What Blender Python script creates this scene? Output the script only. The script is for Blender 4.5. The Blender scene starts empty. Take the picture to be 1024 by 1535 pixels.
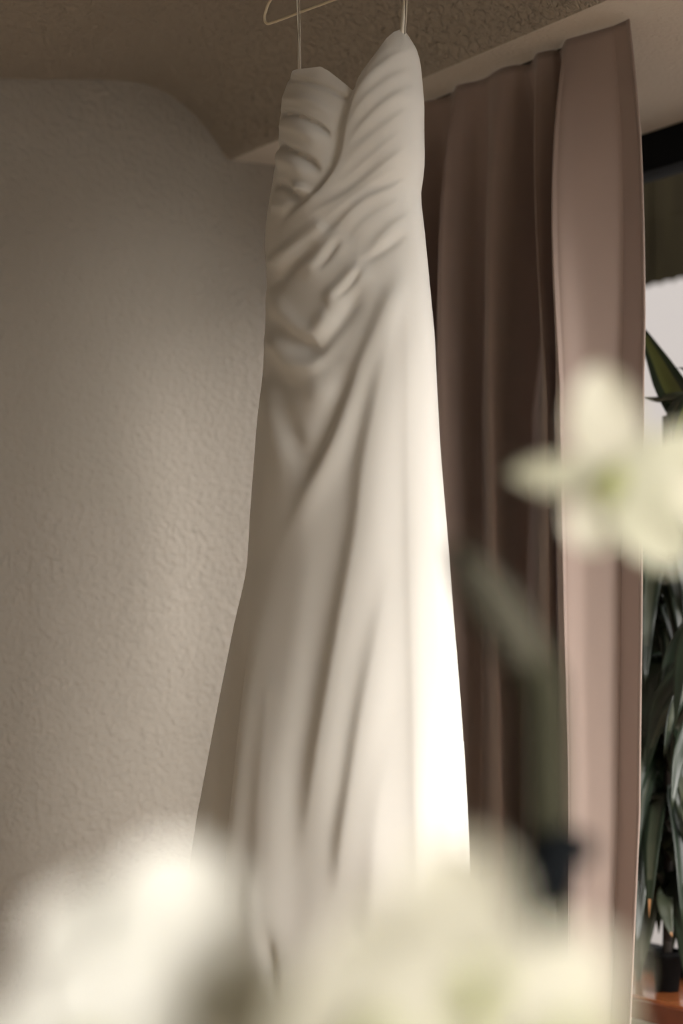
import bpy, math, random
import numpy as np
from mathutils import Vector, Matrix
random.seed(7); np.random.seed(7)
SC = bpy.context.scene
COL = SC.collection
R = math.radians

# ------------------------------------------------------------------ camera
F_PX = 2985.0; CX, CY = 512.0, 767.5
CAMZ = 1.3
PITCH = math.atan((940 - CY) / F_PX)
FW = np.array([0, math.cos(PITCH), math.sin(PITCH)])
UP = np.array([0, -math.sin(PITCH), math.cos(PITCH)])
RT = np.array([1.0, 0, 0])
CAM = np.array([0, 0, CAMZ])
cd = bpy.data.cameras.new('camera'); cam = bpy.data.objects.new('camera', cd); COL.objects.link(cam)
cam.location = CAM; cam.rotation_euler = (R(90) + PITCH, 0, 0)
cd.sensor_fit = 'VERTICAL'; cd.sensor_height = 36.0; cd.lens = F_PX / 1535 * 36.0
cd.clip_start = 0.05; cd.clip_end = 200
cd.dof.use_dof = True; cd.dof.focus_distance = 2.95; cd.dof.aperture_fstop = 2.8
SC.camera = cam

# solved frame of the room: s runs along the window wall from the far corner towards the camera,
# q runs across the room towards the window (0 = face of the ceiling bulkhead)
ANG = math.atan((CX + 1300) / F_PX)
DS = np.array([math.sin(ANG), -math.cos(ANG), 0])
DQ = np.array([math.cos(ANG), math.sin(ANG), 0])
ZB = 2.3                                           # underside of the bulkhead
def ray(px, py): return FW + (px - CX) / F_PX * RT - (py - CY) / F_PX * UP
def at(px, py, depth): return CAM + depth * ray(px, py)
def at_z(px, py, z):
    r = ray(px, py); return CAM + r * ((z - CAMZ) / r[2])
C0 = at_z(345, 240, ZB)
def rw(s, q, z): 
    p = C0 + s * DS + q * DQ; return np.array([p[0], p[1], z])
def to_sq(p): d = np.asarray(p) - C0; return float(d @ DS), float(d @ DQ)
def at_q(px, py, q):
    r = ray(px, py); t = (q - (CAM - C0) @ DQ) / (r @ DQ); return CAM + r * t
def at_s(px, py, s):
    r = ray(px, py); t = (s - (CAM - C0) @ DS) / (r @ DS); return CAM + r * t
def proj(P):
    d = P - CAM; z = d @ FW
    return CX + F_PX * (d @ RT) / z, CY - F_PX * (d @ UP) / z, z

# ------------------------------------------------------------------ light
w = bpy.data.worlds.new('world'); SC.world = w; w.use_nodes = True
w.node_tree.nodes['Background'].inputs[0].default_value = (1.0, 0.975, 0.96, 1)
w.node_tree.nodes['Background'].inputs[1].default_value = 0.85
def area(name, loc, target, sx, sy, power, color, spread=180):
    l = bpy.data.lights.new(name, 'AREA'); l.shape = 'RECTANGLE'; l.size = sx; l.size_y = sy
    l.energy = power; l.color = color; l.spread = R(spread)
    o = bpy.data.objects.new(name, l); COL.objects.link(o); o.location = loc
    d = Vector(target) - Vector(loc); o.rotation_euler = d.to_track_quat('-Z', 'Y').to_euler()
    return o
QW = 0.61                                          # window plane
area('side_window_daylight', rw(3.2, QW + 1.2, 2.95), rw(2.2, -.6, .7), 4.4, 1.9, 170, (1.0, .965, .94))
area('rear_window_daylight', rw(6.3, -.35, 1.6), rw(0, -.8, -.7), 1.7, 1.0, 66, (1.0, .955, .91), 58)
sl = bpy.data.lights.new('veiled_sun', 'SUN'); sl.energy = 2.9; sl.angle = R(16); sl.color = (1.0, .95, .92)
so = bpy.data.objects.new('veiled_sun', sl); COL.objects.link(so); so.location = rw(6, 4, 4)
sd_ = Vector(-(DS*.78 + DQ*.50 + np.array([0, 0, .30]))); so.rotation_euler = sd_.to_track_quat('-Z', 'Y').to_euler()
SC.view_settings.view_transform = 'Standard'; SC.view_settings.look = 'None'
SC.view_settings.exposure = 0.12; SC.view_settings.gamma = 1.0
SC.view_settings.use_curve_mapping = False
SC.cycles.max_bounces = 8; SC.cycles.transparent_max_bounces = 12

# ------------------------------------------------------------------ materials
def mat(name, color, rough=.6, bump=None, var=None, transl=0, spec=.5, sheen=0, wave=None, coat=0, metal=0, transl_col=None):
    """bump=(scale, strength, distance, detail); var=(scale, colour2)"""
    m = bpy.data.materials.new(name); m.use_nodes = True
    n = m.node_tree.nodes; L = m.node_tree.links; b = n['Principled BSDF']; out = n['Material Output']
    b.inputs['Base Color'].default_value = (*color, 1); b.inputs['Roughness'].default_value = rough
    b.inputs['Specular IOR Level'].default_value = spec; b.inputs['Metallic'].default_value = metal
    b.inputs['Sheen Weight'].default_value = sheen; b.inputs['Coat Weight'].default_value = coat
    tc = n.new('ShaderNodeTexCoord')
    if var:
        nz = n.new('ShaderNodeTexNoise'); nz.inputs['Scale'].default_value = var[0]; nz.inputs['Detail'].default_value = 4
        mp = n.new('ShaderNodeMapping'); mp.inputs['Scale'].default_value = var[2] if len(var) > 2 else (1, 1, 1)
        L.new(tc.outputs['Object'], mp.inputs[0]); L.new(mp.outputs[0], nz.inputs['Vector'])
        mx = n.new('ShaderNodeMix'); mx.data_type = 'RGBA'
        mx.inputs['A'].default_value = (*color, 1); mx.inputs['B'].default_value = (*var[1], 1)
        rp = n.new('ShaderNodeMapRange'); rp.inputs[1].default_value = .35; rp.inputs[2].default_value = .65
        L.new(nz.outputs['Fac'], rp.inputs[0]); L.new(rp.outputs[0], mx.inputs['Factor'])
        L.new(mx.outputs['Result'], b.inputs['Base Color'])
    if bump:
        nz = n.new('ShaderNodeTexNoise'); nz.inputs['Scale'].default_value = bump[0]; nz.inputs['Detail'].default_value = bump[3]
        L.new(tc.outputs['Object'], nz.inputs['Vector'])
        if len(bump) > 4: nz.inputs['Distortion'].default_value = bump[4]
        bp = n.new('ShaderNodeBump'); bp.inputs['Strength'].default_value = bump[1]; bp.inputs['Distance'].default_value = bump[2]
        L.new(nz.outputs['Fac'], bp.inputs['Height']); L.new(bp.outputs[0], b.inputs['Normal'])
    if transl:
        t = n.new('ShaderNodeBsdfTranslucent'); t.inputs[0].default_value = (*(transl_col or color), 1)
        ms = n.new('ShaderNodeMixShader'); ms.inputs[0].default_value = transl
        L.new(b.outputs[0], ms.inputs[1]); L.new(t.outputs[0], ms.inputs[2]); L.new(ms.outputs[0], out.inputs[0])
    return m
M = {}
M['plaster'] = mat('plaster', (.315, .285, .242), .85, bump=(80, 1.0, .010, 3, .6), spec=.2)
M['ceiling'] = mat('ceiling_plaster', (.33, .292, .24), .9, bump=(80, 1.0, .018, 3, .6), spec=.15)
M['soffit'] = mat('soffit_lit_plaster', (.50, .46, .40), .9, bump=(110, .6, .005, 3, .5), spec=.1)  # lighter than the ceiling plaster: bounced daylight put into the colour
M['white_paint'] = mat('white_paint', (.72, .72, .69), .5, bump=(60, .2, .001, 2))
M['floor'] = mat('floor_wood', (.48, .37, .26), .5, var=(3, (.40, .29, .19), (1, 8, 1)))
M['dress'] = mat('dress_crepe', (.74, .725, .675), .62, bump=(900, .12, .0006, 2), transl=.32, spec=.25, sheen=.15)
M['lining'] = mat('dress_lining', (.80, .76, .69), .6, transl=.2)
M['ribbon'] = mat('satin_ribbon', (.80, .75, .64), .35, transl=.15)
M['wire'] = mat('coated_wire', (.62, .54, .38), .4, spec=.5)
M['curtain'] = mat('curtain_velvet', (.335, .262, .225), .9, bump=(700, .2, .0008, 2), transl=.18, spec=.1, sheen=.25, transl_col=(.78, .66, .61))
M['frame'] = mat('black_frame', (.006, .007, .008), .8, spec=.1)
M['wood'] = mat('orange_wood', (.50, .17, .055), .25, var=(14, (.36, .10, .03), (1, 1, 1)), coat=.4)
M['wood_edge'] = mat('red_wood_edge', (.26, .075, .03), .35, var=(14, (.18, .05, .02)), coat=.2)
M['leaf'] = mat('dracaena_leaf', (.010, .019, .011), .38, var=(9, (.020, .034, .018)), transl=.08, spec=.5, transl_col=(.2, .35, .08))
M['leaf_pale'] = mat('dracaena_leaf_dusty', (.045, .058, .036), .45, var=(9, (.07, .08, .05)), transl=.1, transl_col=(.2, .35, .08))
M['stripe'] = mat('leaf_stripe', (.13, .155, .045), .4, transl=.15)
M['tip'] = mat('leaf_dry_tip', (.55, .28, .12), .7)
M['bark'] = mat('plant_cane', (.03, .022, .016), .8, bump=(40, .6, .004, 3))
M['pot'] = mat('black_pot', (.005, .005, .005), .7, spec=.1)
M['soil'] = mat('soil', (.03, .02, .015), .95, bump=(60, 1, .01, 4))
M['petal'] = mat('orchid_petal', (.86, .85, .78), .55, transl=.3, sheen=.1, transl_col=(.9, .9, .78))
M['petal_cream'] = mat('orchid_petal_cream', (.80, .775, .65), .55, transl=.3, transl_col=(.85, .83, .6))
M['petal_green'] = mat('orchid_petal_green', (.66, .65, .50), .55, transl=.3, transl_col=(.75, .75, .52))
M['throat'] = mat('orchid_throat', (.36, .38, .14), .5)
M['stem'] = mat('orchid_stem', (.035, .034, .020), .8, spec=.1)
M['bud'] = mat('orchid_bud', (.075, .07, .05), .8, spec=.1, transl=.05)
M['clip'] = mat('black_clip', (.002, .003, .004), .8, spec=.1)
M['terracotta'] = mat('white_ceramic', (.7, .68, .62), .3)
M['ext_white'] = mat('garden_wall_render', (.80, .755, .73), .9, bump=(30, .3, .004, 3))
M['ext_board'] = mat('shed_board', (.028, .022, .012), .9, var=(6, (.045, .036, .018), (4, 4, .5)), spec=.05)
M['ground'] = mat('garden_ground', (.30, .28, .24), .95, bump=(8, .5, .02, 4))
def glass():
    m = bpy.data.materials.new('window_glass'); m.use_nodes = True; n = m.node_tree.nodes; L = m.node_tree.links
    n.remove(n['Principled BSDF']); a = n.new('ShaderNodeBsdfTransparent'); g = n.new('ShaderNodeBsdfGlossy'); g.inputs['Roughness'].default_value = .02
    f = n.new('ShaderNodeFresnel'); f.inputs[0].default_value = 1.15; x = n.new('ShaderNodeMixShader')
    L.new(f.outputs[0], x.inputs[0]); L.new(a.outputs[0], x.inputs[1]); L.new(g.outputs[0], x.inputs[2]); L.new(x.outputs[0], n['Material Output'].inputs[0])
    return m
M['glass'] = glass()

# ------------------------------------------------------------------ helpers
def link_mesh(name, verts, faces, m, parent=None, smooth=True, loc=None):
    me = bpy.data.meshes.new(name)
    V = np.asarray(verts, float)
    if loc is not None: V = V - np.asarray(loc, float)
    elif parent is not None: V = V - np.array(world_loc(parent))
    me.from_pydata(V.tolist(), [], [tuple(int(i) for i in f) for f in faces])
    me.materials.append(m)
    if smooth: me.polygons.foreach_set('use_smooth', [True] * len(me.polygons))
    me.update()
    o = bpy.data.objects.new(name, me); COL.objects.link(o)
    if loc is not None: o.location = loc
    if parent is not None:
        o.parent = parent
        if loc is not None: o.location = np.asarray(loc) - np.array(world_loc(parent))
    return o
def world_loc(o):
    p = np.zeros(3)
    while o is not None: p = p + np.array(o.location); o = o.parent
    return p
def tag(o, label=None, cat=None, group=None, kind=None):
    if label: o['label'] = label
    if cat: o['category'] = cat
    if group: o['group'] = group
    if kind: o['kind'] = kind
    return o
def empty(name, loc):
    o = bpy.data.objects.new(name, None); COL.objects.link(o); o.location = loc; o.empty_display_size = .05; return o
def solidify(o, t, off=0):
    md = o.modifiers.new('solidify', 'SOLIDIFY'); md.thickness = t; md.offset = off
def bevel(o, wd, seg=2):
    md = o.modifiers.new('bevel', 'BEVEL'); md.width = wd; md.segments = seg; md.limit_method = 'ANGLE'
def room_box(name, s0, s1, q0, q1, z0, z1, m, parent=None, bev=0, kind=None):
    V = [rw(s, q, z) for s in (s0, s1) for q in (q0, q1) for z in (z0, z1)]
    Fc = [(0, 1, 3, 2), (4, 6, 7, 5), (0, 4, 5, 1), (2, 3, 7, 6), (0, 2, 6, 4), (1, 5, 7, 3)]
    loc = None if parent is not None else rw((s0+s1)/2, (q0+q1)/2, z0)
    o = link_mesh(name, V, Fc, m, parent, smooth=False, loc=loc)
    if bev: bevel(o, bev)
    if kind: o['kind'] = kind
    return o
def tube(pts, rad, sides=12, closed=False, caps=True):
    P = np.asarray(pts, float); n = len(P)
    rad = np.full(n, rad) if np.isscalar(rad) else np.asarray(rad)
    T = np.zeros_like(P)
    for i in range(n):
        a = P[(i - 1) % n] if closed or i > 0 else P[0]; b = P[(i + 1) % n] if closed or i < n - 1 else P[-1]
        T[i] = (b - a) / (np.linalg.norm(b - a) + 1e-12)
    ref = np.array([0, 0, 1.]) if abs(T[0][2]) < .9 else np.array([1., 0, 0])
    X = np.cross(T[0], ref); X /= np.linalg.norm(X)
    V = []; 
    for i in range(n):
        X = X - T[i] * (X @ T[i]); X /= np.linalg.norm(X); Y = np.cross(T[i], X)
        for k in range(sides):
            a = 2 * math.pi * k / sides; V.append(P[i] + rad[i] * (math.cos(a) * X + math.sin(a) * Y))
    Fc = []
    for i in range(n if closed else n - 1):
        j = (i + 1) % n
        for k in range(sides): Fc.append((i*sides+k, i*sides+(k+1) % sides, j*sides+(k+1) % sides, j*sides+k))
    if not closed and caps: Fc.append(tuple(range(sides))[::-1]); Fc.append(tuple((n-1)*sides+k for k in range(sides)))
    return V, Fc
def spline(pts, n=40, closed=False):
    """Catmull-Rom through points"""
    P = np.asarray(pts, float); m = len(P); out = []
    segs = m if closed else m - 1
    for i in range(segs):
        p0 = P[(i-1) % m] if closed or i > 0 else 2*P[0]-P[1]; p1 = P[i]; p2 = P[(i+1) % m]
        p3 = P[(i+2) % m] if closed or i < m - 2 else 2*P[-1]-P[-2]
        k = max(2, n // segs)
        for t in np.linspace(0, 1, k, endpoint=False):
            out.append(.5*((2*p1)+(-p0+p2)*t+(2*p0-5*p1+4*p2-p3)*t*t+(-p0+3*p1-3*p2+p3)*t**3))
    if not closed: out.append(P[-1])
    return np.array(out)
def lathe(profile, seg=32):
    V = []; Fc = []; n = len(profile)
    for r, z in profile:
        for k in range(seg):
            a = 2*math.pi*k/seg; V.append((r*math.cos(a), r*math.sin(a), z))
    for i in range(n-1):
        for k in range(seg): Fc.append((i*seg+k, i*seg+(k+1) % seg, (i+1)*seg+(k+1) % seg, (i+1)*seg+k))
    return np.array(V), Fc
def grid_faces(nv, nu, wrap=False):
    Fc = []
    for i in range(nv-1):
        for j in range(nu if wrap else nu-1):
            k = (j+1) % nu; Fc.append((i*nu+j, i*nu+k, (i+1)*nu+k, (i+1)*nu+j))
    return Fc

# ------------------------------------------------------------------ room shell
S_END = 5.7; Q_L = -3.4
wl = room_box('wall_back', -.15, 0, Q_L, QW + .2, 0, 2.75, M['plaster'], kind='structure')
room_box('wall_left', -.15, S_END, Q_L - .15, Q_L, 0, 2.75, M['white_paint'], kind='structure')
room_box('floor', -.15, S_END + .15, Q_L - .15, QW + .2, -.1, 0, M['floor'], kind='structure')
# ceiling with its cove running down into the bulkhead over the curtain
prof = [(-60, 113), (0, 117), (60, 119), (130, 119), (180, 120.5), (210, 124), (240, 135), (268, 152), (292, 173), (312, 196), (327, 217), (337, 233), (344, 239.5)]
pq = []
for p in prof:
    P = at_s(p[0], p[1], 0); pq.append((to_sq(P)[1], P[2]))
lowq, lowz = pq[0]
head = [(Q_L - .15, lowz - .03), (lowq - .5, lowz - .02)]
PR = spline(np.array(head + pq + [(0.0, ZB)]), 90)
PR = np.vstack([PR[:-1], [(0.0, ZB+.005)], [(.012, ZB+.005), (QW + .2, ZB+.005)]])
top = 2.78
sect = [(q, z) for q, z in PR]
n = len(sect); V = []
svals = np.linspace(-.15, S_END + .15, 24)
for s in svals:
    for q, z in sect: V.append(rw(s, q, z))
Fc = grid_faces(len(svals), n)
b0 = len(V)
for s in (svals[0], svals[-1]):
    for q in (Q_L - .15, QW + .2): V.append(rw(s, q, top))
Fc += [(b0, b0+1, b0+3, b0+2)]
ce = link_mesh('ceiling', V, Fc, M['ceiling'], loc=rw(2, -1, ZB)); ce['kind'] = 'structure'
for p in ce.data.polygons: p.use_smooth = True
sh = ce.modifiers.new('edge', 'EDGE_SPLIT'); sh.split_angle = R(40)

sf = room_box('trim_1', .0, S_END, .0, QW + .1, ZB, ZB+.02, M['soffit'], kind='structure', bev=.004)  # thin slab giving the bulkhead underside its painted-in bounce light
# rear wall with the second window behind the camera
wr = S_END
room_box('wall_rear', wr, wr+.15, Q_L-.15, -1.6, 0, 2.6, M['plaster'], kind='structure')
room_box('wall_rear', wr, wr+.15, .45, QW+.2, 0, 2.6, M['plaster'], kind='structure')
room_box('wall_rear', wr, wr+.15, -1.6, .45, 0, .55, M['plaster'], kind='structure')
room_box('wall_rear', wr, wr+.15, -1.6, .45, 1.95, 2.6, M['plaster'], kind='structure')

# ---- window wall
Psb = at_q(952, 1455, QW - .02); ZS = Psb[2]                      # sill top
Psf = at_z(985, 1500, ZS); QF = to_sq(Psf)[1]                     # sill front
room_box('wall_right', -.0, S_END, QF + .03, QW + .2, 0, ZS - .036, M['white_paint'], kind='structure')
win = empty('window_1', rw(2.5, QW+.04, ZS)); win['kind'] = 'structure'
sill = room_box('window_sill', .0, S_END, QF, QW + .2, ZS-.035, ZS, M['wood'], parent=win, bev=.003)
room_box('sill_edge', .0, S_END, QF-.012, QF-.001, ZS-.04, ZS-.004, M['wood_edge'], parent=win, bev=.002)
ft = at_q(968, 258, QW)[2]
room_box('window_frame', .0, S_END, QW, QW+.07, ft, ZB, M['frame'], parent=win, bev=.003)
room_box('window_frame', .0, S_END, QW, QW+.07, ZS, ZS+.04, M['frame'], parent=win)
room_box('window_frame', .0, .06, QW, QW+.07, ZS+.04, ft, M['frame'], parent=win)
for s in (2.75, 4.6): room_box('window_frame', s, s+.06, QW, QW+.07, ZS+.04, ft, M['frame'], parent=win)
pane = room_box('window_pane', .0, S_END, QW+.03, QW+.036, ZS+.04, ft, M['glass'], parent=win)

# ---- outside: pale scalloped garden wall in front of dark boards
g = room_box('ground', -8, 12, QW+.2, 9, -.45, -.4, M['ground'], kind='structure')
QG = 3.0
ctr = at_q(998, 426, QG); sG, _ = to_sq(ctr); zG = ctr[2]
bw = .075; V = []; Fc = []
ss = np.arange(-4.0, 4.0, .012)
for s in ss:
    zt = zG - .004 + .016 * abs(math.sin(math.pi * (s + .02) / bw / 1.0)) ** .7
    for q in (QG, QG + .12):
        V.append(rw(s, q, -.4)); V.append(rw(s, q, zt))
for i in range(len(ss)-1):
    a = i*4; b = a+4
    Fc += [(a, b, b+1, a+1), (a+1, b+1, b+3, a+3), (a+3, b+3, b+2, a+2)]
Fc += [(0, 1, 3, 2), (len(V)-4, len(V)-2, len(V)-1, len(V)-3)]
gw = link_mesh('garden_wall', V, Fc, M['ext_white'], loc=rw(sG, QG, -.4), smooth=False)
tag(gw, 'pale pinkish rendered garden wall with scalloped top outside the window', 'wall')
sd = empty('timber_shed', rw(0, QG + .9, -.4))
tag(sd, 'dark brown vertical timber boards rising behind the pale garden wall', 'shed')
k = 0
for s in np.arange(-4.5, 2.2, .14):
    room_box('board', s, s+.13, QG+.9 + .012*(k % 2), QG+.95+.012*(k % 2), -.4, 4.6, M['ext_board'], parent=sd); k += 1
room_box('backing', -4.5, 2.2, QG+.965, QG+1.0, -.4, 4.6, M['ext_board'], parent=sd)

# ------------------------------------------------------------------ dress
A_H = R(40.5)
UU = np.array([math.sin(A_H), -math.cos(A_H), 0])                # along the hanger, towards the near right
VV = np.array([-math.cos(A_H), -math.sin(A_H), 0])               # the face of the dress we see
HL = at(397, 38, 3.05); HR = HL + .40 * UU
HM = (HL + HR) / 2
left_tab = np.array([(60, 440), (103, 437), (120, 430), (145, 425), (180, 423), (215, 421), (240, 416), (262, 411), (285, 407), (300, 404), (322, 400), (345, 397.5), (372, 396.5), (384, 399), (400, 399.5), (440, 399.5), (480, 398), (520, 396), (560, 394), (600, 389), (640, 384.5), (700, 380), (760, 375.5), (820, 372), (850, 370), (880, 364), (920, 354), (980, 342), (1040, 330), (1110, 316.5), (1170, 306), (1230, 296), (1290, 287), (1400, 272), (1500, 260), (1600, 250)], float)
right_tab = np.array([(30, 624), (60, 627), (90, 629), (110, 627), (140, 628), (165, 630), (185, 629.5), (215, 632), (245, 634.5), (262, 634), (280, 632), (292, 630.5), (310, 632), (340, 636), (400, 642), (500, 651), (600, 656), (680, 660), (800, 669), (900, 675), (1000, 682), (1100, 689), (1200, 695), (1300, 701), (1400, 707), (1500, 712), (1620, 717)], float)
depth_tab = np.array([(-.75, .150), (-.5, .135), (-.2, .112), (.1, .092), (.35, .082), (.55, .078), (.72, .072), (.85, .068), (1.0, .055)], float)
zt_ = np.linspace(-.62, .97, 90)
PH = np.linspace(0, 2*math.pi, 240, endpoint=False)
Akc = []
kk, aa = .0, .13
def ring(k, a, b, zrel, ph=PH):
    n_ = 2.3
    c, s_ = np.cos(ph), np.sin(ph)
    return (HM[:2] + k * UU[:2])[None, :] + a * c[:, None] * UU[None, :2] + b * s_[:, None] * VV[None, :2]
for z in zt_:
    b = np.interp(z, depth_tab[:, 0], depth_tab[:, 1])
    for it in range(25):
        xy = ring(kk, aa, b, z); P = np.column_stack([xy, np.full(len(xy), CAMZ + z)])
        px, py, _ = proj(P)
        il, ir = px.argmin(), px.argmax()
        el = np.interp(py[il], left_tab[:, 0], left_tab[:, 1]) - px[il]
        er = np.interp(py[ir], right_tab[:, 0], right_tab[:, 1]) - px[ir]
        mpx = 1.0 / (F_PX / 2.9)
        kk += .6 * (el + er) / 2 * mpx / .72
        aa += .6 * (er - el) / 2 * mpx / .72
        aa = max(aa, .02)
    Akc.append((kk, aa, b))
Akc = np.array(Akc)

top_tab = np.array([(380, 190), (415, 165), (424, 146), (431, 124), (438, 106), (446, 103.5), (462, 102), (480, 99.5), (492, 106), (505, 116), (518, 126), (528, 136), (536, 124), (545, 108), (556, 88), (568, 70), (580, 55), (592, 46), (604, 42), (614, 46), (622, 56), (627, 70), (630, 95), (650, 150)], float)
NU, NV = 460, 600
# more columns on the visible half
tt = np.linspace(0, 1, NU, endpoint=False)
phi = 2*math.pi*tt
phi = phi + .35*np.sin(phi - 1.5 - math.pi/2 + math.pi/2) * 0
def base_pos(ph, zrel):
    k = np.interp(zrel, zt_, Akc[:, 0]); a = np.interp(zrel, zt_, Akc[:, 1]); b = np.interp(zrel, zt_, Akc[:, 2])
    c, s_ = np.cos(ph), np.sin(ph)
    X = HM[0] + k*UU[0] + a*c*UU[0] + b*s_*VV[0]
    Y = HM[1] + k*UU[1] + a*c*UU[1] + b*s_*VV[1]
    N = np.stack([b*c*UU[0] + a*s_*VV[0], b*c*UU[1] + a*s_*VV[1], np.zeros_like(c*a)], -1)
    N /= np.linalg.norm(N, axis=-1, keepdims=True)
    return np.stack([X, Y, CAMZ + zrel + 0*X], -1), N
# top edge: solve for each column
zc = np.full(NU, .85)
for it in range(60):
    P, N = base_pos(phi, zc); px, py, dz = proj(P)
    ty = np.interp(px, top_tab[:, 0], top_tab[:, 1])
    zc = zc + .5*(py - ty) / F_PX * dz
P, N = base_pos(phi, zc)
vd = P - CAM; vd /= np.linalg.norm(vd, axis=1, keepdims=True)
facing = -(N * vd).sum(1)
zb = .785
wback = np.clip((.08 - facing) / .25, 0, 1); wback = wback*wback*(3-2*wback)
ztop = zc*(1-wback) + zb*wback
# smooth along the circle a little
for _ in range(2): ztop = .25*np.roll(ztop, 1) + .5*ztop + .25*np.roll(ztop, -1)
ZHEM = at(412, 1479, 2.90)[2] - CAMZ
sv = np.linspace(0, 1, NV)
ZG = ztop[None, :]*(1-sv[:, None]) + ZHEM*sv[:, None]
PHI = np.repeat(phi[None, :], NV, 0)
P, N = base_pos(PHI, ZG)
PX, PY, DZ = proj(P)
vd = P - CAM; vd /= np.linalg.norm(vd, axis=-1, keepdims=True)
FAC = -(N*vd).sum(-1)

def polydist(PX, PY, pts):
    """signed distance in px (positive on the right of the direction of travel = image right when going down),
       and parameter 0..1 along the line"""
    pts = np.asarray(pts, float)
    seg = np.linalg.norm(np.diff(pts, axis=0), axis=1); cum = np.concatenate([[0], np.cumsum(seg)]); tot = cum[-1]
    best = np.full(PX.shape, 1e9); sg = np.zeros(PX.shape); par = np.zeros(PX.shape)
    for i in range(len(pts)-1):
        a, b = pts[i], pts[i+1]; d = b - a; l2 = d @ d
        t = ((PX-a[0])*d[0] + (PY-a[1])*d[1]) / l2; tcl = np.clip(t, 0, 1)
        dx = PX - (a[0]+tcl*d[0]); dy = PY - (a[1]+tcl*d[1]); dd = np.hypot(dx, dy)
        m_ = dd < best
        cr = d[0]*dy - d[1]*dx           # image coords (y down): >0 = to the right-hand side when travelling
        best = np.where(m_, dd, best); sg = np.where(m_, -np.sign(cr), sg)
        par = np.where(m_, (cum[i] + tcl*seg[i]) / tot, par)
    return best*sg, par
H = np.zeros_like(PX)
def fold(pts, amp, wl, wr, t0=.12, t1=.12, smooth_n=24):
    """asymmetric ridge along a line. Travelling DOWN the picture: wl = width (px) on the image-left side, wr = on the image-right side.
       t0,t1: tapers at the two ends; amp in mm"""
    global H
    pts = spline(pts, smooth_n) if len(pts) > 2 else np.asarray(pts, float)
    x0, x1 = pts[:, 0].min()-3*max(wl, wr), pts[:, 0].max()+3*max(wl, wr)
    y0, y1 = pts[:, 1].min()-3*max(wl, wr), pts[:, 1].max()+3*max(wl, wr)
    msk = (PX > x0) & (PX < x1) & (PY > y0) & (PY < y1) & (FAC > -.05)
    d, t = polydist(PX[msk], PY[msk], pts)
    ww = np.where(d < 0, wl, wr)
    e = np.exp(-(d/ww)**2)
    sm = lambda x: x*x*(3-2*x)
    e *= sm(np.clip((t+.001)/max(t0*1.6, 1e-3), 0, 1)) if t0 > 0 else 1
    e *= sm(np.clip((1-t+.001)/max(t1*1.6, 1e-3), 0, 1)) if t1 > 0 else 1
    H[msk] += amp*.001*e
#FOLDS-BEGIN
def c1(*p): return [(340+x/2.844, y/2.844) for x, y in p]
def c2(*p): return [(340+x/2.844, 340+y/2.844) for x, y in p]
def c3(*p): return [(280+x/2.074, 760+y/2.074) for x, y in p]
# --- skirt: long diagonal folds that start at the right hip
fold([(618, 400), (596, 470), (583, 540), (567, 620), (553, 700), (545, 780), (532, 860), (512, 970), (488, 1110), (466, 1240), (455, 1330)], 12, 19, 46, .15, .15)
fold([(612, 392), (578, 470), (556, 525), (530, 590), (502, 665), (474, 725), (440, 790), (425, 850)], 9, 15, 20, .1, .25)
fold([(600, 800), (575, 930), (562, 1000), (552, 1060), (535, 1170), (517, 1280), (505, 1370)], 10, 16, 40, .35, .15)
fold([(620, 1000), (592, 1120), (572, 1220), (562, 1350), (560, 1480)], 5, 20, 40, .4, 0)
fold([(612, 400), (612, 500), (613, 700), (617, 900), (622, 1100), (626, 1300), (630, 1500)], 1.6, 9, 30, .1, 0)
fold([(655, 600), (662, 800), (671, 1000), (680, 1200), (690, 1500)], 3, 18, 18, .3, 0)
# --- far left fold of the skirt
fold([(372, 820), (362, 920), (349, 1040), (337, 1160), (325, 1280), (318, 1500)], -20, 8, 11, .2, 0)
fold([(392, 800), (382, 930), (372, 1060), (362, 1180), (352, 1300), (345, 1500)], 8, 16, 30, .3, 0)
fold([(420, 900), (408, 1050), (398, 1200), (392, 1340), (388, 1500)], 6, 16, 26, .3, 0)
fold([(372, 1250), (378, 1350), (385, 1500)], 5, 10, 16, .3, 0)
fold([(470, 830), (452, 940), (438, 1080), (425, 1220), (415, 1400), (412, 1500)], 5, 26, 26, .3, 0)
fold([(402, 1380), (408, 1440), (412, 1500)], -9, 9, 9, .4, 0)
# --- draped hip: swags
fold(c2((170, 330), (215, 400), (270, 460), (340, 505), (400, 520), (450, 460), (510, 360), (600, 190)), -8, 16, 11, .12, .2)
fold(c2((172, 240), (215, 330), (265, 410), (330, 450), (390, 440), (440, 360), (500, 260)), 7, 15, 15, .15, .2)
fold(c2((168, 420), (210, 520), (270, 580), (350, 590), (400, 560), (460, 480), (560, 330)), 7, 12, 18, .12, .25)
fold(c2((170, 500), (205, 610), (250, 680), (310, 700), (380, 660)), -5, 16, 14, .12, .3)
fold(c2((175, 560), (215, 700), (260, 850), (310, 980), (330, 1060)), -6, 15, 15, .12, .2)
fold(c2((560, 560), (500, 690), (430, 860), (370, 980), (300, 1120)), -7, 20, 14, .2, .2)
fold(c2((175, 660), (195, 800), (220, 950), (240, 1150)), 5, 16, 22, .2, .3)
fold(c2((430, 560), (400, 700), (370, 840)), 7, 26, 30, .4, .4)
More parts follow.
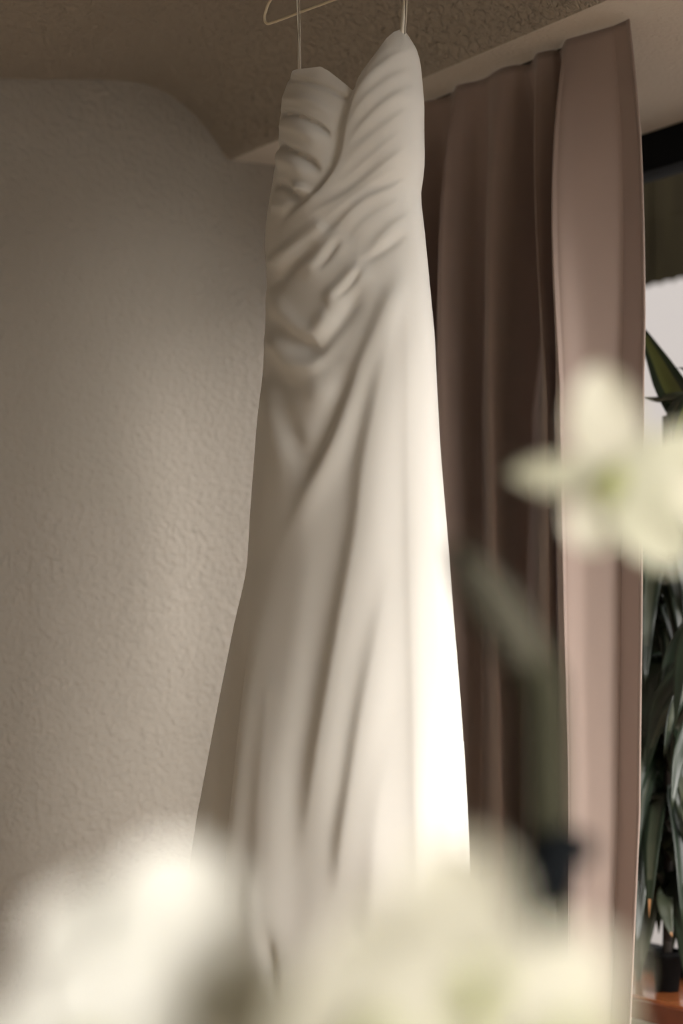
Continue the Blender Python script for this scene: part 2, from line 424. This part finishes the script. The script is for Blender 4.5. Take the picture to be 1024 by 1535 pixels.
# bright pods between the gathers
fold(c2((520, 10), (430, 90), (350, 170), (300, 225)), 6, 15, 20, .2, .2)
fold(c2((500, 40), (430, 130), (370, 200)), -5, 6, 6, .2, .3)
fold(c2((600, 130), (520, 230), (450, 300), (412, 335)), 6.5, 14, 20, .2, .15)
fold(c2((590, 160), (540, 230), (480, 300), (450, 345)), -5, 6, 6, .2, .3)
fold(c2((440, -20), (330, 60), (230, 130), (170, 190)), 6, 12, 12, .1, .1)
fold(c2((400, 60), (300, 130), (230, 210), (180, 290)), -6, 10, 12, .15, .15)
fold(c2((780, 20), (680, 90), (600, 140), (560, 180)), -4, 7, 7, .2, .3)
# --- wrap edge of the right cup over the left cup
fold(c1((545, 375), (520, 440), (490, 520), (478, 600), (460, 680), (440, 740), (370, 830), (280, 900), (180, 1010)), -3, 8, 6, .0, .25)
fold(c1((575, 330), (555, 440), (530, 540), (515, 640), (485, 720), (420, 810), (330, 890), (220, 970)), 8, 8, 30, .0, .15)
pc_ = 0
# right cup pleats (fan from upper right to lower left)
for L_, am, a_, b_ in [
    (((800, 215), (720, 240), (640, 310), (575, 400), (540, 480)), 3.2, 5, 12),
    (((812, 300), (720, 330), (640, 400), (570, 480), (520, 580)), 3.6, 5, 12),
    (((815, 370), (740, 400), (660, 470), (580, 560), (520, 650)), 3.0, 5, 12),
    (((820, 450), (760, 480), (690, 540), (600, 620), (500, 720)), 4.0, 6, 14),
    (((825, 530), (760, 560), (700, 610), (620, 680), (540, 750), (440, 830)), 3.0, 5, 12),
    (((830, 600), (760, 640), (700, 690), (620, 760), (520, 840), (400, 910), (300, 980)), 5.0, 7, 16),
    (((835, 680), (760, 710), (690, 750), (610, 800), (530, 860), (440, 930), (330, 1010)), 3.2, 6, 14),
    (((832, 760), (760, 780), (680, 820), (600, 860), (520, 930), (450, 1000), (380, 1060)), 5.0, 6, 16),
    (((828, 830), (760, 850), (700, 880), (620, 930), (560, 990), (500, 1080)), 3.5, 6, 14),
    (((820, 900), (760, 930), (700, 970), (640, 1040), (590, 1120)), 4.0, 6, 14)]:
    pc_ += 1; fold(c1(*L_), am*[.7, 1.1, .75, 1.25, .7][pc_ % 5], a_*1.15, b_*1.1, .22, .25)
# left cup pleats
fold(c1((255, 340), (330, 350), (420, 375), (515, 425)), -4.5, 3, 5, .05, .05)
fold(c1((240, 420), (320, 425), (400, 450), (470, 500)), 3.5, 7, 8, .05, .2)
fold(c1((235, 485), (300, 488), (360, 510), (420, 550), (460, 600)), -8.5, 6, 4, .05, .2)
fold(c1((235, 540), (300, 545), (370, 575), (430, 640)), 5, 9, 12, .05, .25)
fold(c1((228, 605), (270, 635), (330, 660), (380, 700), (410, 750)), -9.5, 9, 5, .05, .2)
fold(c1((215, 690), (270, 690), (330, 730), (370, 790)), 6, 12, 14, .05, .25)
fold(c1((200, 785), (250, 795), (300, 840), (340, 870)), -8, 7, 7, .05, .25)
fold(c1((190, 870), (240, 880), (280, 900)), 4, 10, 10, .05, .25)
fold(c1((335, 770), (310, 840)), 11, 14, 18, .4, .4)
#FOLDS-END
# cup volumes and the rounded-over top edge
H += .016*np.exp(-(((PX-585)/48)**2 + ((PY-165)/95)**2)) * (FAC > 0)
H += .011*np.exp(-(((PX-460)/40)**2 + ((PY-200)/80)**2)) * (FAC > 0)
dtop = (ZHEM - ztop[None, :]) * -sv[:, None]                   # metres below the top edge
H -= .010*np.exp(-(dtop/.014)**1.3)*np.clip((PX-500)/60, .25, 1)
# faint long drape everywhere on the skirt, back folds
sk = np.clip((.45 - ZG)/.7, 0, 1)
rn = np.sin(PHI*9 + 1.3*np.sin(ZG*4))*.5 + np.sin(PHI*17 + 2.0 + ZG*3)*.3
WF = np.clip((FAC+.02)/.16, 0, 1); WF = WF*WF*(3-2*WF)
H = H*WF + sk*rn*(.0015*WF + .010*(1-WF)*(FAC < .0))
PD = P + N*H[..., None]
# mesh normals from the full grid, so the bodice and the skirt shade without a break
def full_normals(G):
    du = np.roll(G, -1, 1) - np.roll(G, 1, 1)
    dv = np.gradient(G, axis=0)
    n_ = np.cross(du, dv); n_ /= np.linalg.norm(n_, axis=-1, keepdims=True) + 1e-12
    if (n_*N).sum() < 0: n_ = -n_
    return n_
FN = full_normals(PD)
BASE = np.array([HM[0], HM[1], CAMZ + ZHEM])
dress = empty('wedding_dress', BASE)
tag(dress, 'white strapless wedding gown with gathered wrap bodice hanging from a wire hanger', 'dress')
# waist row varies round the body: follow the lowest gather
wz = np.interp(np.abs(((phi - 1.2 + math.pi) % (2*math.pi)) - math.pi), [0, math.pi], [.50, .56])
row_of = np.argmin(np.abs(ZG - wz[None, :]), axis=0)
row = int(np.median(row_of))
def sub_mesh(name, r0, r1, m):
    G = PD[r0:r1+1]; nn = FN[r0:r1+1]
    o = link_mesh(name, G.reshape(-1, 3), grid_faces(r1-r0+1, NU, True), m, parent=dress)
    o.data.normals_split_custom_set_from_vertices(nn.reshape(-1, 3).tolist())
    return o
sub_mesh('bodice', 0, row, M['dress'])
sub_mesh('skirt', row, NV-1, M['dress'])
# lining: a coarser inner layer
LI = (PD - FN*.004)[2::4, ::4]
link_mesh('lining', LI.reshape(-1, 3), grid_faces(LI.shape[0], LI.shape[1], True), M['lining'], parent=dress)
# rolled hem
hem = PD[-1, ::2] + np.array([0, 0, .001])
V, Fc = tube(hem, .0016, 6, closed=True)
link_mesh('hem', V, Fc, M['dress'], parent=dress)

# hanger
ARM = .115
AP = HM + np.array([0, 0, ARM])
def hp(k, z): return HL + UU*(.40*k) + np.array([0, 0, z])
loop = [hp(.5, 0), hp(.25, 0), hp(.05, 0), hp(.012, .002), hp(-.002, .010), hp(.006, .021), hp(.05, .040), hp(.25, .083), hp(.44, .118), hp(.475, .128), hp(.5, .136),
        hp(.525, .128), hp(.56, .118), hp(.75, .083), hp(.95, .040), hp(.994, .021), hp(1.002, .010), hp(.988, .002), hp(.95, 0), hp(.75, 0)]
hg = empty('wire_hanger', HM)
tag(hg, 'cream coated thin wire coat hanger above the white gown', 'hanger')
V, Fc = tube(spline(loop, 160, closed=True), .0021, 10, closed=True)
link_mesh('wire_frame', V, Fc, M['wire'], parent=hg)
CEILZ = None
# ceiling height above the hanger
sH, qH = to_sq(HM)
zc_here = float(np.interp(qH, [p[0] for p in sect], [p[1] for p in sect]))
hook_top = zc_here - .030
hk = [AP + np.array([0, 0, .012])]
r_h = .022; hc = hook_top - r_h
hk += [np.array([HM[0], HM[1], z]) for z in np.linspace(AP[2]+.02, hc - r_h - .002, 4)]
for a in np.linspace(-80, 200, 16):
    hk.append(np.array([HM[0], HM[1], hc]) + UU*r_h*math.cos(R(a)) + np.array([0, 0, r_h*math.sin(R(a))]))
V, Fc = tube(spline(hk, 90), .0021, 10)
link_mesh('hook', V, Fc, M['wire'], parent=hg)
tw = [AP + np.array([0, 0, .005 + .03*t]) + .004*(UU*math.cos(t*30) + VV*math.sin(t*30)) for t in np.linspace(0, 1, 50)]
V, Fc = tube(tw, .0018, 8)
link_mesh('twisted_neck', V, Fc, M['wire'], parent=hg)
# ceiling hook that carries it
ch = empty('ceiling_hook', np.array([HM[0], HM[1], zc_here]))
tag(ch, 'small cream screw hook in the ceiling carrying the wire hanger', 'hook')
cc = np.array([HM[0], HM[1], hook_top - .001 + 0])
pts = [np.array([HM[0], HM[1], zc_here+.004]), np.array([HM[0], HM[1], zc_here-.008])]
for a in np.linspace(80, -210, 14): pts.append(np.array([HM[0], HM[1], hook_top + .0045]) + VV*.012*math.cos(R(a))*1 + np.array([0, 0, .0105*math.sin(R(a)) ]))
V, Fc = tube(spline(pts, 60), .0018, 8); link_mesh('hook_wire', V, Fc, M['wire'], parent=ch)
V, Fc = lathe([(.0001, 0), (.012, 0), (.012, -.003), (.0001, -.004)], 20); link_mesh('base_plate', V + np.array([HM[0], HM[1], zc_here]), Fc, M['wire'], parent=ch)

# ribbon loops: parts of the dress hooked over the arms of the hanger
def arm_z(k): return float(np.interp(k, [-.002, .006, .05, .25, .44, .5, .56, .75, .95, .994], [.010, .021, .040, .083, .118, .136, .118, .083, .040, .021]))
def ribbon(kpos, bottom_px, bottoms, wd):
    topc = HL + UU*(.40*kpos) + np.array([0, 0, arm_z(kpos)])
    for i, (bx, by) in enumerate(bottoms):
        zz = None
        # a point on the gown top edge under that pixel
        idx = np.argmin(np.hypot(PX[1]-bx, PY[1]-by) + (FAC[1] < 0)*1e3)
        Pb = PD[6, idx] - N[6, idx]*.006
        P0 = topc + VV*(.003 if i == 0 else -.003)
        V = []; n_ = 26
        for j in range(n_):
            t = j/(n_-1)
            c = P0*(1-t) + Pb*t
            tw_ = (1.1*math.sin(t*math.pi*1.3 + i*1.2)) if i == 0 else 1.0 - .9*t
            wdir = UU*math.cos(tw_) + VV*math.sin(tw_)
            w_ = wd*(.75 + .25*math.sin(t*3.1+i))
            V += [c - wdir*w_/2, c + wdir*w_/2]
        o = link_mesh('hanging_loop', V, grid_faces(n_, 2), M['ribbon'], parent=dress); solidify(o, .0007)
    # the part that goes over the wire
    a = [topc + VV*.0033*math.cos(x) + np.array([0, 0, .0033*math.sin(x)]) for x in np.linspace(0, math.pi, 8)]
    V = []
    for c in a: V += [c - UU*wd*.45, c + UU*wd*.45]
    o = link_mesh('hanging_loop', V, grid_faces(8, 2), M['ribbon'], parent=dress); solidify(o, .0006)
# find k whose arm projects under px 446 and 612
ks = np.linspace(.0, 1, 400)
apx = np.array([proj(HL + UU*(.40*k) + np.array([0, 0, arm_z(k)]))[0] for k in ks])
kL = float(ks[np.argmin(abs(apx-447))]); kR = float(ks[np.argmin(abs(apx-613))])
ribbon(kL, None, [(444.5, 103), (446, 103)], .0062)
ribbon(kR, None, [(606, 43), (611, 44)], .0065)

# ------------------------------------------------------------------ curtain
QC = .085
def s_for(px, o, py=600):
    P = at_q(px, py, QC - o); return to_sq(P)[0]
#       px at y~600, offset towards the room (m)
CU = [(585, .02, 0), (612, .05, 0), (628, .0, 8), (640, -.08, 20), (650, -.09, 26), (657, .055, 30), (663, .064, 26), (682, .035, 18), (708, -.02, 8), (722, -.035, 10), (731, .02, 14), (743, .034, 14), (762, .0, 10), (784, -.085, 4), (800, -.11, 0), (809, .028, 0), (817, .034, 0), (828, -.02, 6), (834, -.09, 12), (841, .070, 14), (850, .078, 14), (872, .050, 8), (900, .012, 2), (926, -.024, 0), (934, -.032, -2), (952, -.028, -6), (966, -.026, -8)]
ztops = [(ZB-.004), 0.02]
rows = 150
V = []
base = []
for px, o, dtop_ in CU:
    s_mid = s_for(px, o); s_top = s_for(px + dtop_, o*.15)
    base.append((s_mid, o, s_top))
base = np.array(base)
dens = 14
B = spline(np.column_stack([base, np.arange(len(base))]), dens*len(base))
nb = len(B)
zm = at_q(800, 600, QC)[2]
right_off = lambda z: np.interp(z, [0, .62, 1.0, 1.3, 1.8, 2.1, 2.3], [-.035, -.032, -.010, -.004, .002, -.002, -.010])
rz = np.linspace(ZB-.003, .015, rows)
for z in rz:
    tz = np.clip((z - zm)/(ZB - zm), -1, 1)
    for i in range(nb):
        s0, o, st, idx = B[i]
        s = s0 + (st - s0)*max(tz, 0)
        wr_ = idx/(len(base)-1)
        s += right_off(z)*wr_**3 * 1.6
        # hem spreads and folds soften lower down
        low = max(-tz, 0) if z < zm else 0
        o2 = o*(1 - .85*max(tz, 0)**3) * (1 - .15*low) + .006*math.sin(z*2.3 + idx*.9)*(1-max(tz, 0))
        s += .006*math.sin(z*1.7 + idx*.7)*(1-max(tz, 0))
        V.append(rw(s, QC - o2, z))
cur = empty('curtain', rw(base[:, 0].mean(), QC, 0))
tag(cur, 'brown mauve full length curtain gathered in deep folds beside the window', 'curtain')
cl = link_mesh('curtain_panel', V, grid_faces(rows, nb), M['curtain'], parent=cur); solidify(cl, .0012)
# side hem
V2 = []
for r_ in range(rows):
    a = np.array(V[r_*nb+nb-1]); b = np.array(V[r_*nb+nb-7]); d = (b-a); d /= np.linalg.norm(d)+1e-9
    nrm = np.cross(d, [0, 0, 1.]); 
    if nrm @ DQ > 0: nrm = -nrm
    V2 += [a + nrm*.0015 - d*.001, a + d*.006 + nrm*.0022]
sh_ = link_mesh('side_hem', V2, grid_faces(rows, 2), M['curtain'], parent=cur); solidify(sh_, .001)
# track
tr = room_box('curtain_track', .05, 1.1, QC+.016, QC+.03, ZB-.0015, ZB+.001, M['frame'])
tag(tr, 'thin dark curtain track fixed to the underside of the ceiling bulkhead', 'curtain track')

# ------------------------------------------------------------------ dracaena plants on the sill
def leaf_mesh(pts, wmax, normal_hint, name, m, parent, curl=.25, stripe=None, tipm=False, nseg=14):
    C_ = spline(pts, nseg); n_ = len(C_); V = []; 
    cross = 5
    for i in range(n_):
        t = i/(n_-1)
        T_ = C_[min(i+1, n_-1)] - C_[max(i-1, 0)]; T_ /= np.linalg.norm(T_)+1e-9
        X = np.cross(T_, normal_hint); X /= np.linalg.norm(X)+1e-9; Nn = np.cross(X, T_)
        w_ = wmax*max(.02, (math.sin(math.pi*min(1, (t*.96+.04))**.75))**.8) * .5
        for j in range(cross):
            u = (j/(cross-1))*2-1
            V.append(C_[i] + X*u*w_ + Nn*(curl*w_*(abs(u)**1.5) + .05*w_*math.sin(t*9+u*2)))
    o = link_mesh(name, V, grid_faces(n_, cross), m, parent=parent)
    me = o.data
    if stripe:
        me.materials.append(stripe)
        for p in me.polygons:
            j = p.index % (cross-1)
            if j in (1, 2) and 1 < p.index//(cross-1) < n_-3: p.material_index = 1
    if tipm:
        me.materials.append(M['tip']); k_ = len(me.materials)-1
        for p in me.polygons:
            if p.index//(cross-1) >= n_-2 and p.index % (cross-1) in (1, 2): p.material_index = k_
    solidify(o, .0008)
    return o
def dracaena(name, px, qoff, label, crowns, potr=.045, poth=.11, seed=1, group=None, ztop=1.7):
    rnd = random.Random(seed)
    P = at_q(px, 1440, qoff); b = np.array([P[0], P[1], ZS])
    root = empty(name, b); tag(root, label, 'plant', group)
    V, Fc = lathe([(.0001, 0), (potr*.78, 0), (potr, poth-.012), (potr*1.07, poth-.012), (potr*1.07, poth), (potr*.94, poth), (potr*.92, poth-.015)], 28)
    link_mesh('pot', V + b, Fc, M['pot'], parent=root)
    V, Fc = lathe([(.0001, poth-.014), (potr*.93, poth-.014)], 28); link_mesh('soil', V + b, Fc, M['soil'], parent=root)
    st = [b + [0, 0, poth-.02], b + DS*.01 + [0, 0, .35], b + DS*.02 + [0, 0, .7], b + DS*.015 + [0, 0, ztop-ZS]]
    V, Fc = tube(spline(st, 30), .009, 10); link_mesh('cane', V, Fc, M['bark'], parent=root)
    return root, b, rnd
def droop(b, z, az, L_, rise, drop):
    """arching leaf starting at the cane"""
    d = DS*math.cos(az) + DQ*math.sin(az)
    # keep inside the window bay
    p0 = b + [0, 0, z-b[2]]
    return [p0, p0 + d*L_*.28 + [0, 0, rise], p0 + d*L_*.58 + [0, 0, rise*.4 - drop*.35], p0 + d*L_*.72 + [0, 0, -drop]]
def pxl0(p, q): return [at_q(x, y, q + dq) for (x, y, dq) in p]
plantA, bA, rA = dracaena('potted_dracaena', 1000, .50, 'dark green dracaena with long drooping leaves, upper ones yellow striped, on the wooden sill', 3, seed=3, potr=.028, poth=.075)
leaf_mesh(pxl0([(985, 1300, 0), (972, 1350, -.02), (966, 1400, -.03), (962, 1450, -.03)], .50), .040, np.array([0, -1, .2]), 'leaf', M['leaf_pale'], plantA)
leaf_mesh(pxl0([(1000, 1330, 0), (996, 1345, -.06), (1000, 1375, -.07), (1008, 1405, -.07)], .50), .030, np.array([0, -1, .2]), 'leaf', M['leaf_pale'], plantA, tipm=True)
rnd = random.Random(5)
for i in range(150):
    z = ZS + .16 + (i/150.)*.68 + rnd.uniform(-.02, .02)
    az = rnd.uniform(0, 2*math.pi)
    L_ = rnd.uniform(.14, .24)
    pts = droop(bA, z, az, L_, rnd.uniform(.01, .04), rnd.uniform(.10, .24))
    P_ = np.array(pts)
    # clamp to the bay between curtain and glass
    for p in P_:
        s_, q_ = to_sq(p); q2 = min(max(q_, .15), QW-.015); p += DQ*(q2-q_)
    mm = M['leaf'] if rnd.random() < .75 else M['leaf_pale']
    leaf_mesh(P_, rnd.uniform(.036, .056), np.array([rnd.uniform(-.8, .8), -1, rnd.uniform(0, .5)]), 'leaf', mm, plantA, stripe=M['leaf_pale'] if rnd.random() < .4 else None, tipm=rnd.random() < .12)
# taller shoot: the leaves that stand out against the pale garden wall
def pxl(p, q): return [at_q(x, y, q + dq) for (x, y, dq) in p]
tall = plantA; rT = random.Random(9); PT_ = at_q(1080, 1440, .46); bT = np.array([PT_[0], PT_[1], ZS])
V, Fc = tube(spline([bA + [0, 0, .09], bA*.5 + bT*.5 + [0, 0, .3], bT + [0, 0, .6], at_q(1072, 610, .42)], 30), .008, 10); link_mesh('cane', V, Fc, M['bark'], parent=plantA)
top_c = at_q(1072, 610, .42)
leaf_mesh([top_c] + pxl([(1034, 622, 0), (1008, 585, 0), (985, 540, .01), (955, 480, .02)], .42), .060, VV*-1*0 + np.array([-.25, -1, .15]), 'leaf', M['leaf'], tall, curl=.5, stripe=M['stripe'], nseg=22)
leaf_mesh([top_c] + pxl([(1040, 603, 0), (1010, 602, -.02), (985, 603, -.03), (962, 596, -.03)], .42), .030, np.array([0, -.6, 1.]), 'leaf', M['leaf_pale'], tall, curl=.9, nseg=18)
leaf_mesh([top_c] + pxl([(1040, 570, 0), (1022, 552, .0), (1008, 556, .01)], .42), .008, np.array([0, -.6, 1.]), 'leaf', M['leaf'], tall, nseg=12)
leaf_mesh([top_c] + pxl([(1035, 600, -.02), (1012, 625, -.03), (1028, 668, -.04), (1045, 720, -.03)], .42), .034, np.array([0, -1, .5]), 'leaf', M['leaf'], tall, stripe=M['leaf_pale'], nseg=18)
for i in range(22):
    z = bT[2] + .50 + rT.uniform(0, .30); az = rT.uniform(0, 2*math.pi)
    P_ = np.array(droop(bT, z, az, rT.uniform(.14, .2), .02, rT.uniform(.1, .2)))
    for p in P_:
        s_, q_ = to_sq(p); q2 = min(max(q_, .15), QW-.015); p += DQ*(q2-q_)
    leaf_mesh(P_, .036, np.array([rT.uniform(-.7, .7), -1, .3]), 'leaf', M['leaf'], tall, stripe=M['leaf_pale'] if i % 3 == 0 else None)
for i in range(10):
    az = i*.63; P_ = np.array(droop(top_c, top_c[2] - .01*i, az if math.cos(az) > -.2 else az + math.pi, .2, .05, .08))
    for p in P_:
        s_, q_ = to_sq(p); q2 = min(max(q_, .15), QW-.015); p += DQ*(q2-q_)
    leaf_mesh(P_, .036, np.array([0, -.3, 1]), 'leaf', M['leaf'], tall, stripe=M['stripe'])

# ------------------------------------------------------------------ orchids close to the camera
def petal(parent, name, center, d, nrm, L_, W_, m, tip=.5, cup=.15, back=.1, nseg=12):
    """petal growing from center along d; tip 0 = round, 1 = pointed"""
    d = d/np.linalg.norm(d); nrm = nrm - d*(nrm @ d); nrm /= np.linalg.norm(nrm); X = np.cross(d, nrm)
    cross = 9; V = []
    for i in range(nseg):
        t = i/(nseg-1)
        rr = math.sqrt(max(0, 1-(2*t-1)**2)) ; pt = math.sin(math.pi*t**.8)*(1-t*.35)
        w_ = max(.03, (1-tip)*rr*(.85+.25*t) + tip*pt*.9)*W_/2
        if i == 0: w_ = W_*.10
        for j in range(cross):
            u = j/(cross-1)*2-1
            V.append(center + d*L_*t + X*u*w_ + nrm*(cup*w_*u*u - back*L_*t*t + .02*L_*math.sin(3*u+5*t)))
    o = link_mesh(name, V, grid_faces(nseg, cross), m, parent=parent); solidify(o, .0009)
    ss_ = o.modifiers.new('sub', 'SUBSURF'); ss_.levels = 1; ss_.render_levels = 1
    return o
def orchid(parent, px, py, depth, petals, nrm=None, pm='petal', sm='petal_cream', thr=True, r=.012):
    """petals: list of (angle deg in picture, clockwise from right, length m, width m, pointedness, kind)"""
    c = at(px, py, depth)
    if nrm is None: nrm = CAM - c
    nrm = np.asarray(nrm, float); nrm /= np.linalg.norm(nrm)
    Rr = RT - nrm*(RT @ nrm); Rr /= np.linalg.norm(Rr); Uu = np.cross(nrm, Rr)
    if Uu[2] < 0: Uu = -Uu
    V, Fc = lathe([(.0002, .006), (.0022, .0058), (.0035, .003), (.0042, -.002), (.003, -.008), (.0008, -.016)], 14)
    V = np.array([c + Rr*v[0]*r/.008 + Uu*v[1]*r/.008 + nrm*v[2] for v in V])
    f = link_mesh('flower', V, Fc, M['throat'], parent=parent)
    for a, L_, W_, tp, kind in petals:
        d = Rr*math.cos(R(a)) + Uu*math.sin(R(-a))
        m = M[pm] if kind == 'petal' else M[sm]
        petal(f, kind, c - nrm*(.001 if kind == 'petal' else .003), d, nrm, L_, W_, m, tp)
    # lip
    petal(f, 'lip', c + nrm*.003, -Uu + nrm*.6, nrm, .016, .013, M['throat'] if thr else M[sm], .3, .5, -.1, 8)
    return f, c, nrm
TABZ = .74
# plant 1: the tall spike with the open flower at the right and the clip
D1 = .90
pot1 = at(842, 1500, D1); b1 = np.array([pot1[0]+.01, pot1[1], TABZ])
orc = empty('potted_orchid', b1)
tag(orc, 'blurred cream star-shaped orchid with green centre on a clipped stem, before the curtain', 'orchid')
def pot(b, root, r=.06, h=.12):
    V, Fc = lathe([(.0001, .0), (r*.7, 0), (r, h*.9), (r*1.05, h*.9), (r*1.05, h), (r*.93, h), (r*.9, h*.88)], 36)
    link_mesh('pot', V + b, Fc, M['terracotta'], parent=root)
    V, Fc = lathe([(.0001, h*.89), (r*.91, h*.89)], 36); link_mesh('soil', V + b, Fc, M['bark'], parent=root)
pot(b1, orc)
path = [b1 + [0, 0, .09], at(815, 1760, D1), at(822, 1500, D1), at(822, 1340, D1), at(818, 1200, D1), at(814, 1080, D1), at(806, 1015, D1), at(770, 950, D1), at(730, 890, D1), at(698, 845, D1), at(682, 815, D1-.005)]
P_ = spline(path, 80)
V, Fc = tube(P_, np.interp(np.linspace(0, 1, len(P_)), [0, .5, .75, 1], [.010, .0105, .011, .003]), 12)
link_mesh('stem', V, Fc, M['stem'], parent=orc)
# long bud sheath over the leaning part
P_ = spline([at(690, 832, D1-.01), at(722, 880, D1-.01), at(760, 935, D1-.01), at(796, 998, D1-.01)], 24)
V, Fc = tube(P_, np.interp(np.linspace(0, 1, len(P_)), [0, .15, .5, .85, 1], [.003, .0085, .0115, .0095, .004]), 14)
link_mesh('bud', V, Fc, M['bud'], parent=orc)
# node and stem to the open flower (arches back up out of the right of the frame)
fl_c = at(915, 705, D1)
P_ = spline([at(822, 1300, D1), at(870, 1278, D1+.02), at(1010, 1200, D1+.04), at(1080, 1000, D1+.05), at(1050, 800, D1+.05), at(960, 730, D1+.03), at(918, 706, D1+.012)], 60)
# clip that holds the stem to its cane
P2 = [at(824, 1352, D1-.008), at(822, 1330, D1-.008), at(824, 1300, D1-.008), at(834, 1278, D1-.008), at(856, 1272, D1-.008), at(888, 1274, D1-.008)]
P2 = spline(P2, 30)
V, Fc = tube(P2, np.interp(np.linspace(0, 1, len(P2)), [0, .2, .5, .8, 1], [.009, .0135, .014, .009, .006]), 12)
link_mesh('stem_clip', V, Fc, M['clip'], parent=orc)
P_ = spline([b1 + [.035, .01, .09], at(1110, 1500, D1+.05), at(1120, 1200, D1+.06), at(1100, 900, D1+.06), at(1040, 760, D1+.05), at(960, 718, D1+.03), at(918, 706, D1+.014)], 70)
V, Fc = tube(P_, .0030, 10); link_mesh('stem', V, Fc, M['stem'], parent=orc)
orchid(orc, 918, 715, D1, [(262, .052, .040, .5, 'sepal'), (182, .046, .022, .55, 'petal'), (338, .050, .026, .3, 'petal'), (50, .052, .036, .3, 'petal'), (110, .036, .034, .3, 'sepal'), (12, .05, .03, .3, 'sepal')], pm='petal_green', sm='petal_cream')
# long strap leaves at the base
for a in (0.2, 2.4, 4.2):
    d = np.array([math.cos(a), math.sin(a), 0])
    leaf_mesh([b1+[0, 0, .1], b1+d*.06+[0, 0, .14], b1+d*.13+[0, 0, .12], b1+d*.18+[0, 0, .07]], .05, np.array([0, 0, 1.]), 'leaf', M['leaf'], orc)

# plant 2: the bright cluster, bottom left
D2 = .55
b2 = at(200, 1700, D2+.03); b2 = np.array([-.11, b2[1]+.02, TABZ])
o2 = empty('potted_orchid', b2)
tag(o2, 'very blurred bright white orchid blossoms at the bottom left', 'orchid')
pot(b2, o2)
stm = spline([b2+[0, 0, .1], b2+[0, 0, .25], at(230, 1700, D2+.03), at(190, 1480, D2+.02)], 40)
V, Fc = tube(stm, .003, 10); link_mesh('stem', V, Fc, M['stem'], parent=o2)
orchid(o2, 196, 1500, D2, [(234, .037, .038, 0, 'petal'), (297, .048, .042, 0, 'petal'), (266, .030, .034, 0, 'sepal'), (180, .026, .03, .1, 'sepal'), (350, .044, .034, .1, 'sepal'), (125, .03, .04, 0, 'sepal'), (60, .034, .04, 0, 'sepal')], sm='petal', thr=False)
orchid(o2, 130, 1590, D2-.015, [(250, .030, .04, .0, 'sepal'), (285, .030, .04, 0, 'petal'), (320, .034, .04, 0, 'petal'), (215, .03, .04, 0, 'sepal'), (5, .03, .04, 0, 'sepal')], sm='petal', pm='petal', thr=False)
orchid(o2, 450, 1600, D2, [(250, .026, .034, .1, 'sepal'), (185, .026, .036, 0, 'petal'), (330, .026, .036, 0, 'petal'), (285, .024, .034, .1, 'sepal'), (60, .03, .03, 0, 'sepal')], sm='petal_cream', pm='petal_cream')
# plant 3: cream blossoms, bottom centre and right
D3 = .52
b3 = at(720, 1700, D3+.04); b3 = np.array([.055, b3[1]-.02, TABZ])
o3 = empty('potted_orchid', b3)
tag(o3, 'very blurred cream orchid blossoms spreading along the bottom right', 'orchid')
pot(b3, o3)
V, Fc = tube(spline([b3+[0, 0, .1], b3+[0, 0, .25], at(720, 1690, D3+.04), at(700, 1500, D3+.02)], 40), .003, 10); link_mesh('stem', V, Fc, M['stem'], parent=o3)
orchid(o3, 712, 1478, D3, [(258, .040, .034, .05, 'sepal'), (196, .040, .036, .0, 'petal'), (354, .040, .026, .05, 'petal'), (235, .026, .03, .1, 'sepal'), (305, .020, .026, .1, 'sepal'), (60, .034, .036, .1, 'sepal'), (125, .036, .036, .1, 'sepal'), (160, .036, .036, .1, 'sepal'), (15, .034, .034, .1, 'sepal')], pm='petal_cream', sm='petal_cream')
orchid(o3, 560, 1560, D3-.01, [(262, .026, .036, .05, 'sepal'), (190, .026, .034, .0, 'petal'), (340, .028, .034, 0, 'petal'), (300, .024, .03, .1, 'sepal')], pm='petal_cream', sm='petal_cream')
orchid(o3, 845, 1560, D3, [(262, .024, .034, .1, 'sepal'), (200, .022, .034, 0, 'petal'), (325, .016, .026, .1, 'petal'), (60, .016, .03, .1, 'sepal')], pm='petal_green', sm='petal_cream')
# table that carries the three orchids (below the frame)
tb = empty('side_table', np.array([.05, .74, 0])); tag(tb, 'round white side table under the orchids', 'table')
V, Fc = lathe([(.0001, TABZ-.03), (.42, TABZ-.03), (.43, TABZ-.015), (.42, TABZ), (.0001, TABZ)], 56); link_mesh('table_top', V+np.array([.05, .74, 0]), Fc, M['white_paint'], parent=tb)
for a in (45, 135, 225, 315):
    d = np.array([math.cos(R(a)), math.sin(R(a)), 0]); c = np.array([.05, .74, 0])
    V, Fc = tube([c + d*.33, c + d*.26 + [0, 0, TABZ-.03]], [.012, .018], 14); link_mesh('leg', V, Fc, M['white_paint'], parent=tb)
